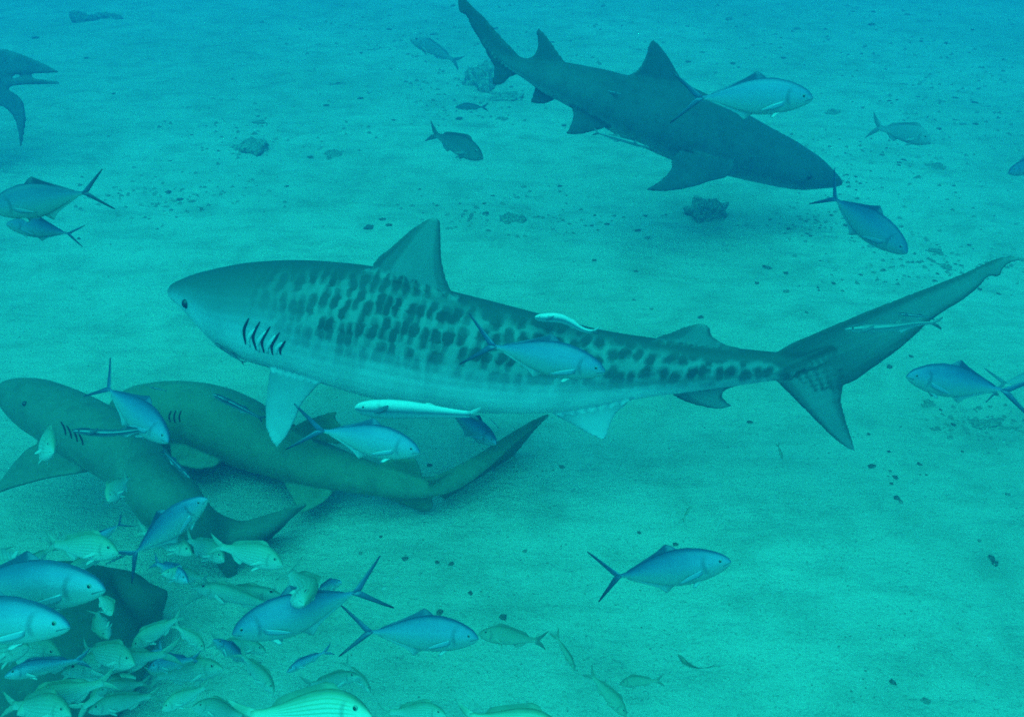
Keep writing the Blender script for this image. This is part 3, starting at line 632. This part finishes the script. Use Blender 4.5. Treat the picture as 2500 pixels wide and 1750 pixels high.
grunt('faint thin grunt above the large jack facing right', (690, 1452), (480, 1452), 2.45, 2.45, mat='grunt_dim', deep=.55)
grunt('striped grunt nosing down left with one dark tail lobe', (320, 1582), (432, 1512), 1.85, 1.9, deep=1.0)
grunt('small grunt head down behind the striped one with the dark tail lobe', (500, 1588), (438, 1530), 2.1, 2.15, deep=.8)
grunt('tail up grunt in front of the dark nurse shark', (262, 1560), (238, 1490), 1.9, 2.0, mat='grunt_dim', deep=.75)
grunt('grunt nosing down left near the bottom edge', (394, 1732), (500, 1678), 1.75, 1.8, deep=1.0)
grunt('bright yellow striped grunt at the bottom edge with dark tail', (908, 1742), (632, 1742), 1.25, 1.3, mat='grunt_lit', deep=.95)
grunt('bright striped grunt cut by the bottom edge, only its back showing', (1385, 1795), (1150, 1752), 1.3, 1.35, mat='grunt_lit', deep=.95)
low = [('long dim grunt lying level at the lower left corner', (150, 1640), (400, 1600), 1.75, .6), ('dim grunt pointing left at the very corner of the crowd', (10, 1650), (190, 1610), 1.65, .6),
       ('dim blue grunt slanting up from the bottom left corner', (40, 1740), (250, 1660), 1.6, .75), ('dim slender grunt level above the grunt near the bottom edge', (545, 1630), (390, 1650), 1.9, .65),
       ('dim grunt facing left just above the bottom edge', (215, 1735), (370, 1700), 1.7, .7), ('blurred grunt diving left of the bright grunt', (670, 1690), (590, 1600), 2.0, .6),
       ('blurred grunt rising over sand below the large jack', (700, 1640), (790, 1590), 2.2, .5), ('dim grunt between the bright grunts at the bottom edge', (1090, 1745), (960, 1735), 1.9, .7),
       ('dim grunt pointing up right at the left of the bottom edge', (330, 1650), (210, 1720), 1.95, .6), ('dim grunt head down under the striped one with the dark tail lobe', (455, 1660), (400, 1590), 2.0, .7),
       ('pale flank of a grunt cut by the left edge', (70, 1575), (-80, 1600), 1.55, .8)]
low += [('pale grunt low in the corner facing right under the near jack', (150, 1600), (10, 1590), 1.7, .85), ('grunt with arched back facing right above the corner crowd', (330, 1618), (205, 1588), 1.72, .8),
       ('grunt head up right in the middle of the corner crowd', (300, 1668), (180, 1640), 1.78, .75), ('grunt nosing left out of the middle of the corner crowd', (235, 1690), (350, 1668), 1.72, .8),
       ('pale grunt facing right along the bottom edge in the corner', (175, 1742), (30, 1722), 1.55, .8), ('grunt facing left under the nose down striped grunt', (360, 1632), (470, 1608), 1.85, .8),
       ('grunt pointing up left over bare sand near the bottom', (520, 1560), (610, 1622), 2.15, .55), ('grunt turning right below the large jack belly', (650, 1590), (545, 1562), 2.2, .55),
       ('pale grunt facing left near the bottom edge beside the bright one', (470, 1722), (590, 1745), 1.8, .8), ('faint grunt swimming right beneath the second bottom jack', (880, 1650), (760, 1668), 2.3, .5),
       ('faint slim grunt heading down over sand beneath the second bottom jack', (905, 1690), (850, 1620), 2.35, .45), ('grunt tail on beside the two large near jacks', (275, 1500), (245, 1455), 1.95, .8),
       ('pale grunt facing left beneath the jack that points up right', (395, 1398), (500, 1412), 2.25, .7), ('grunt slanting down right under the yellow backed one', (460, 1420), (375, 1375), 2.25, .7),
       ('small grunt facing right at the tail of the large jack', (835, 1420), (775, 1440), 2.4, .6)]
for lb, hd, tl, dd, dp in low: grunt(lb, hd, tl, dd, dd + .06, mat=random.choice(['grunt_dim', 'grunt_dim', 'grunt', 'jack_pale']), deep=dp * 1.25)
# other fish
fish('snapper_fish', 'grunt', 'dark snapper over open sand behind the dorsal fin', 'fish', M['snapper'], (1180, 386), (1054, 328), 5.2, 5.4, deep=.8, dark=.8)
fish('porgy_fish', 'grunt', 'pale hazy fish with dark spot right of the big dark shark', 'fish', M['porgy'], (2275, 345), (2150, 312), 4.9, 5.1, deep=.95, spread=1.5, dark=1.)
fish('hazy_fish', 'grunt', 'faint fish cut by the right edge above the shark tail', 'fish', M['jack_dark'], (2460, 422), (2570, 395), 5.2, 5.2, deep=.9)
fish('hazy_fish', 'grunt', 'far dim fish near the tail of the big dark shark', 'fish', M['porgy'], (1000, 95), (1105, 145), 7.0, 7.2, deep=.7, dark=.8)
fish('dark_fish', 'grunt', 'small dark fish over the weedy rock by the shark tail', 'fish', M['snapper'], (1112, 262), (1180, 262), 7.0, 7.0, deep=.6)
fish('sand_fish', 'grunt', 'sand coloured fish with dark eye and forked tail, facing left', 'fish', M['sandfish'], (1168, 1546), (1310, 1566), 2.6, 2.6, deep=.85, dark=1.3)
fish('sand_fish', 'grunt', 'dim fish slanting down right at the bottom edge on open sand', 'fish', M['sandfish'], (1530, 1748), (1446, 1652), 2.3, 2.35, deep=.8)
fish('sand_fish', 'grunt', 'small dark fish facing left low over the bottom sand', 'fish', M['sandfish'], (1512, 1668), (1602, 1658), 2.45, 2.45, deep=.8)
fish('sand_fish', 'grunt', 'small curled fish arching over the bottom sand', 'fish', M['sandfish'], (1655, 1596), (1704, 1656), 2.5, 2.5, deep=.7, bend=.9, roll=60)
fish('sand_fish', 'grunt', 'faint slim fish slanting down over the sand', 'fish', M['sandfish'], (1405, 1636), (1360, 1556), 2.5, 2.5, deep=.45)
fish('sand_fish', 'grunt', 'tiny slim fish standing on its tail over bright sand', 'fish', M['sandfish'], (1690, 1232), (1668, 1266), 3.1, 3.1, deep=.45)
fish('sand_fish', 'grunt', 'tiny pale fish hanging upright below the shark tail', 'fish', M['sandfish'], (1910, 1122), (1900, 1088), 3.5, 3.5, deep=.5)
# remoras
RG = 'remoras riding with the sharks'
def remora(label, head, tail, dh, dt=None, mat='remora', **k): return fish('remora', 'remora', label, 'fish', M[mat], head, tail, dh, dt, group=RG, **k)
remora('white topped remora swimming under the belly of the tiger shark', (866, 994), (1142, 1010), 2.75, 2.8, mat='remora_pale', deep=1.6, vwave=.004)
remora('dark remora riding on the head of the grey brown nurse shark', (178, 1052), (378, 1056), 2.72, 2.8, deep=.95, vwave=-.03)
remora('remora with blue edge lying on the tan nurse shark', (520, 962), (632, 1018), 3.0, 3.1, mat='remora', deep=1.2)
remora('small dark remora low on the side of the grey brown nurse shark', (464, 1166), (402, 1104), 2.85, 2.95, deep=.9)
remora('striped remora lying along the back of the tiger shark', (1306, 772), (1448, 800), 3.02, 3.06, mat='remora_pale', deep=1.5, vwave=.06)
remora('grey remora across the tail fin of the tiger shark', (2062, 804), (2275, 792), 2.72, 2.75, mat='remora_grey', deep=.9, vwave=-.015)
remora('tiny dark remora on the upper tail lobe of the tiger shark', (2190, 766), (2272, 775), 2.7, 2.7, deep=.9)
remora('dark remora under the chin of the tiger shark', (522, 836), (590, 882), 3.05, 3.1, deep=.9)
remora('small dark remora on the flank of the big dark shark', (1518, 231), (1468, 219), 4.7, 4.75, deep=1.1)
remora('slim remora under the belly of the big dark shark', (1585, 360), (1462, 326), 4.7, 4.8, mat='remora_grey', deep=.8)
remora('short dark remora on the back of the tan nurse shark', (365, 944), (403, 953), 3.1, 3.1, deep=1.2)
remora('tiny dark remora beside the grunts over the dark nurse shark', (308, 1352), (262, 1375), 2.2, 2.2, deep=1.3)
remora('tiny remora off the tail of the white topped remora', (1195, 1020), (1215, 1042), 3.0, 3.0, deep=.9)

# ------------------------------------------------------------------ rocks, pebbles and shells
def rock_mesh(name, seed, sub=2, amp=.3, flatten=.6):
    bm = bmesh.new(); bmesh.ops.create_icosphere(bm, subdivisions=sub, radius=1)
    for v in bm.verts:
        k = 1 + amp * noise.noise(v.co * 1.3 + Vector((seed * 7.1, 0, 0))) + amp * .6 * noise.noise(v.co * 3.1 + Vector((0, seed * 3.3, 0)))
        v.co = Vector((v.co.x * k, v.co.y * k, v.co.z * k * flatten))
    me = bpy.data.meshes.new(name); bm.to_mesh(me); bm.free(); me.shade_smooth(); return me
def gdepth(p): return (p - CAM).dot(FWD)
def put_rock(name, me, px, py, wpx, label, cat, group=None, asp=1., sink=.3, zs=1.):
    p = G(px, py); s = wpx / 2 * gdepth(p) / FPX
    o = link(name, me, None); o.location = p - Z * (s * .6 * sink); o.scale = (s, s * asp, s * zs); o.rotation_euler = (random.uniform(-.2, .2), random.uniform(-.2, .2), random.uniform(0, 6.28) if asp == 1 else 0)
    o['label'] = label; o['category'] = cat
    if group: o['group'] = group
    return o
big = []
for k in range(6):
    me = rock_mesh('rock', k, 4, .55, .55); me.materials.append(M['rock']); big.append(me)
for k, (px, py, w, asp, zs, lb) in enumerate([
    (1735, 522, 100, .8, 1.6, 'rounded algae covered rock below the belly of the big dark shark'), (1245, 538, 75, 1., .6, 'low dark rock on the sand right of the dorsal fin'),
    (612, 362, 90, .9, 1.1, 'domed grey rock on the sand at the upper left'), (205, 52, 60, .6, 1.6, 'dark rock far off at the top left'), (262, 44, 60, .6, 1.2, 'pale rock beside the dark one at the top left'),
    (1185, 200, 95, 1.2, 1.9, 'tall weedy rock under the tail of the big dark shark'), (1240, 240, 110, .8, .6, 'flat rock spreading from the weedy one'),
    (820, 378, 48, 1.3, .5, 'small dark rock left of the snapper'), (640, 298, 40, 1., .5, 'dim far rock above the domed grey one'),
    (2400, 1030, 90, .7, .5, 'dark hollow lump of weed right of the shark tail'), (2470, 1042, 70, .6, .4, 'weedy lump at the right edge'),
    (2270, 990, 40, 1., .5, 'small weedy lump under the jack that faces left'), (2290, 410, 55, .8, .5, 'long low rock at the right under the pale hazy fish'),
    (2310, 650, 40, .9, .5, 'dark rock near the upper tail lobe'), (2275, 610, 45, .8, .5, 'grey rock right of the diving dusky jack'),
    (1225, 290, 30, 1., .5, 'round stone by the tail of the big dark shark'), (905, 122, 35, 1., .5, 'far stone left of the shark tail'), (815, 205, 30, 1., .5, 'lone far stone on open sand'),
    (2030, 275, 60, .7, .5, 'dim low rock right of the shiny jack')]):
    put_rock('rock', big[k % 6], px, py, w, lb, 'rock', asp=asp, zs=zs)
peb = []
for k in range(6):
    me = rock_mesh('pebble', 20 + k, 1, .35, .6); me.materials.append(M['rock_dark'] if k % 3 else M['rock_mid']); peb.append(me)
shl = []
for k in range(3):
    me = rock_mesh('shell', 40 + k, 1, .5, .3); me.materials.append(M['shell']); shl.append(me)
named = [(990, 1362, 22), (1066, 1373, 18), (1102, 1375, 20), (1073, 1493, 26), (1226, 1507, 26), (1050, 1135, 18), (1372, 1140, 18), (1830, 1030, 18), (2128, 1138, 22), (2187, 1166, 20), (2190, 1215, 22), (2175, 1180, 14), (2390, 1320, 14), (2420, 1362, 22), (2430, 1376, 22), (2180, 1665, 22), (2260, 1712, 30), (2290, 1048, 20), (2328, 1036, 18), (2460, 1206, 18), (1450, 636, 18), (1920, 668, 18), (1848, 692, 16), (1872, 654, 30), (900, 555, 36), (935, 535, 24), (950, 550, 22), (1148, 1448, 18), (1578, 582, 22), (410, 470, 22), (440, 488, 22), (468, 492, 24), (445, 462, 18), (430, 315, 0), (1185, 522, 22), (1150, 528, 16), (760, 385, 22), (700, 455, 18), (2170, 895, 20), (2225, 870, 18), (2120, 1060, 14), (1590, 755, 16), (1710, 775, 20), (2430, 960, 20), (880, 240, 18), (630, 285, 14), (990, 200, 16), (275, 230, 14), (210, 142, 16), (85, 94, 26), (2245, 207, 14), (1560, 1300, 14), (1650, 1328, 18), (1282, 1345, 14), (930, 1310, 14), (880, 1350, 16)]
PL = 'small dark pebble lying on the pale sand'; PG = 'dark pebbles scattered on the sand'
for px, py, w in named:
    if w: put_rock('pebble', random.choice(peb), px, py, w * .9, PL, 'pebble', PG, zs=random.uniform(.7, 1.1))
cnt = 0; clusters = [(2060, 545, 140, 45, 34), (2290, 640, 170, 45, 24), (2150, 400, 230, 60, 30), (1500, 540, 90, 20, 10), (1900, 100, 500, 70, 40), (1050, 100, 260, 70, 18), (1350, 300, 350, 40, 10), (2000, 700, 400, 60, 14), (2300, 250, 200, 90, 20), (300, 480, 260, 120, 10), (2200, 1150, 220, 120, 10), (1250, 470, 200, 60, 10)]
for cx, cy, rx, ry, n in clusters:
    for _ in range(n):
        px, py = random.gauss(cx, rx * .6), random.gauss(cy, ry * .6)
        if not (5 < px < 2495 and 25 < py < 1740): continue
        w = random.choice([8, 9, 10, 12, 14, 18]) * (1 if py > 300 else 1.15)
        put_rock('pebble', random.choice(peb), px, py, w, PL, 'pebble', PG, zs=random.uniform(.5, 1.)); cnt += 1
SL = 'bright broken shell bit on the sand'; SGp = 'pale shell bits on the sand'
for px, py, w in [(365, 650, 14), (2415, 1555, 26), (2453, 1078, 16), (2453, 1136, 14), (1965, 1230, 16), (2030, 1205, 10), (940, 1410, 14), (968, 1412, 18), (938, 1436, 20), (830, 1412, 14), (1086, 1345, 16), (1720, 1420, 8), (1565, 1340, 8), (1755, 1545, 8), (1838, 1544, 8), (2205, 1390, 10), (2155, 1700, 10), (1735, 668, 10), (1990, 700, 0), (2080, 1315, 8), (2060, 1390, 10), (2240, 1310, 8), (2500, 700, 0), (350, 785, 12), (470, 800, 10), (1110, 1385, 12)]:
    if w: put_rock('shell', random.choice(shl), px, py, w, SL, 'shell', SGp)
# uncountable grit
def grit(name, label, mat, n, smin, smax, seed, cl=None):
    rnd = random.Random(seed); vs_, fs = [], []
    for _ in range(n):
        px, py = rnd.uniform(-150, 2650), 1850 - 1830 * rnd.random() ** 1.1
        if cl: cx, cy, rx, ry = rnd.choice(cl); px, py = rnd.gauss(cx, rx), max(15, rnd.gauss(cy, ry))
        p = G(px, py); s = rnd.uniform(smin, smax) * (.5 + .12 * gdepth(p)); a = rnd.uniform(0, 6.28); b = len(vs_)
        for k in range(5):
            t = a + k * 1.2566; q = s * rnd.uniform(.6, 1.2); vs_.append((p.x + q * math.cos(t), p.y + q * .8 * math.sin(t), p.z - .002))
        vs_.append((p.x, p.y, p.z + s * .7)); fs += [(b + k, b + (k + 1) % 5, b + 5) for k in range(5)]
    me = bpy.data.meshes.new(name); me.from_pydata(vs_, [], fs); o = link(name, me, mat); o['kind'] = 'stuff'; o['label'] = label; o['category'] = 'grit'
grit('dark_grit', 'fine dark grit strewn over the whole sand', M['rock_mid'], 2200, .003, .009, 3)
grit('rubble', 'patches of loose grey rubble on the far sand', M['rock_mid'], 1300, .006, .020, 9, [(2060, 545, 110, 30), (2290, 640, 130, 32), (2150, 400, 200, 60), (1900, 110, 420, 60), (1150, 230, 110, 40), (1000, 90, 260, 50), (2330, 260, 140, 70), (630, 330, 120, 40), (400, 480, 120, 25), (1250, 530, 120, 25), (2420, 1040, 80, 20)])
grit('shell_grit', 'fine pale shell grit strewn over the whole sand', M['shell'], 1500, .002, .005, 4)

# ------------------------------------------------------------------ the water: one closed box of even haze
bm = bmesh.new(); bmesh.ops.create_cube(bm, size=1); hm = bpy.data.meshes.new('haze'); bm.to_mesh(hm); bm.free()
hz = bpy.data.objects.new('haze', hm); C.objects.link(hz); hz.scale = (126, 126, 4.3); hz.location = (0, 0, 2.8 - 2.15); hz['kind'] = 'stuff'; hz['label'] = 'blue green sea water haze filling the scene'; hz['category'] = 'water'
vm = bpy.data.materials.new('water_haze'); vm.use_nodes = True; t = vm.node_tree; t.nodes.clear()
pv = t.nodes.new('ShaderNodeVolumePrincipled'); ou = t.nodes.new('ShaderNodeOutputMaterial')
pv.inputs['Color'].default_value = (.04, .245, .66, 1); pv.inputs['Density'].default_value = .085; pv.inputs['Anisotropy'].default_value = .2
t.links.new(pv.outputs[0], ou.inputs['Volume']); hm.materials.append(vm); hz.display_type = 'WIRE'
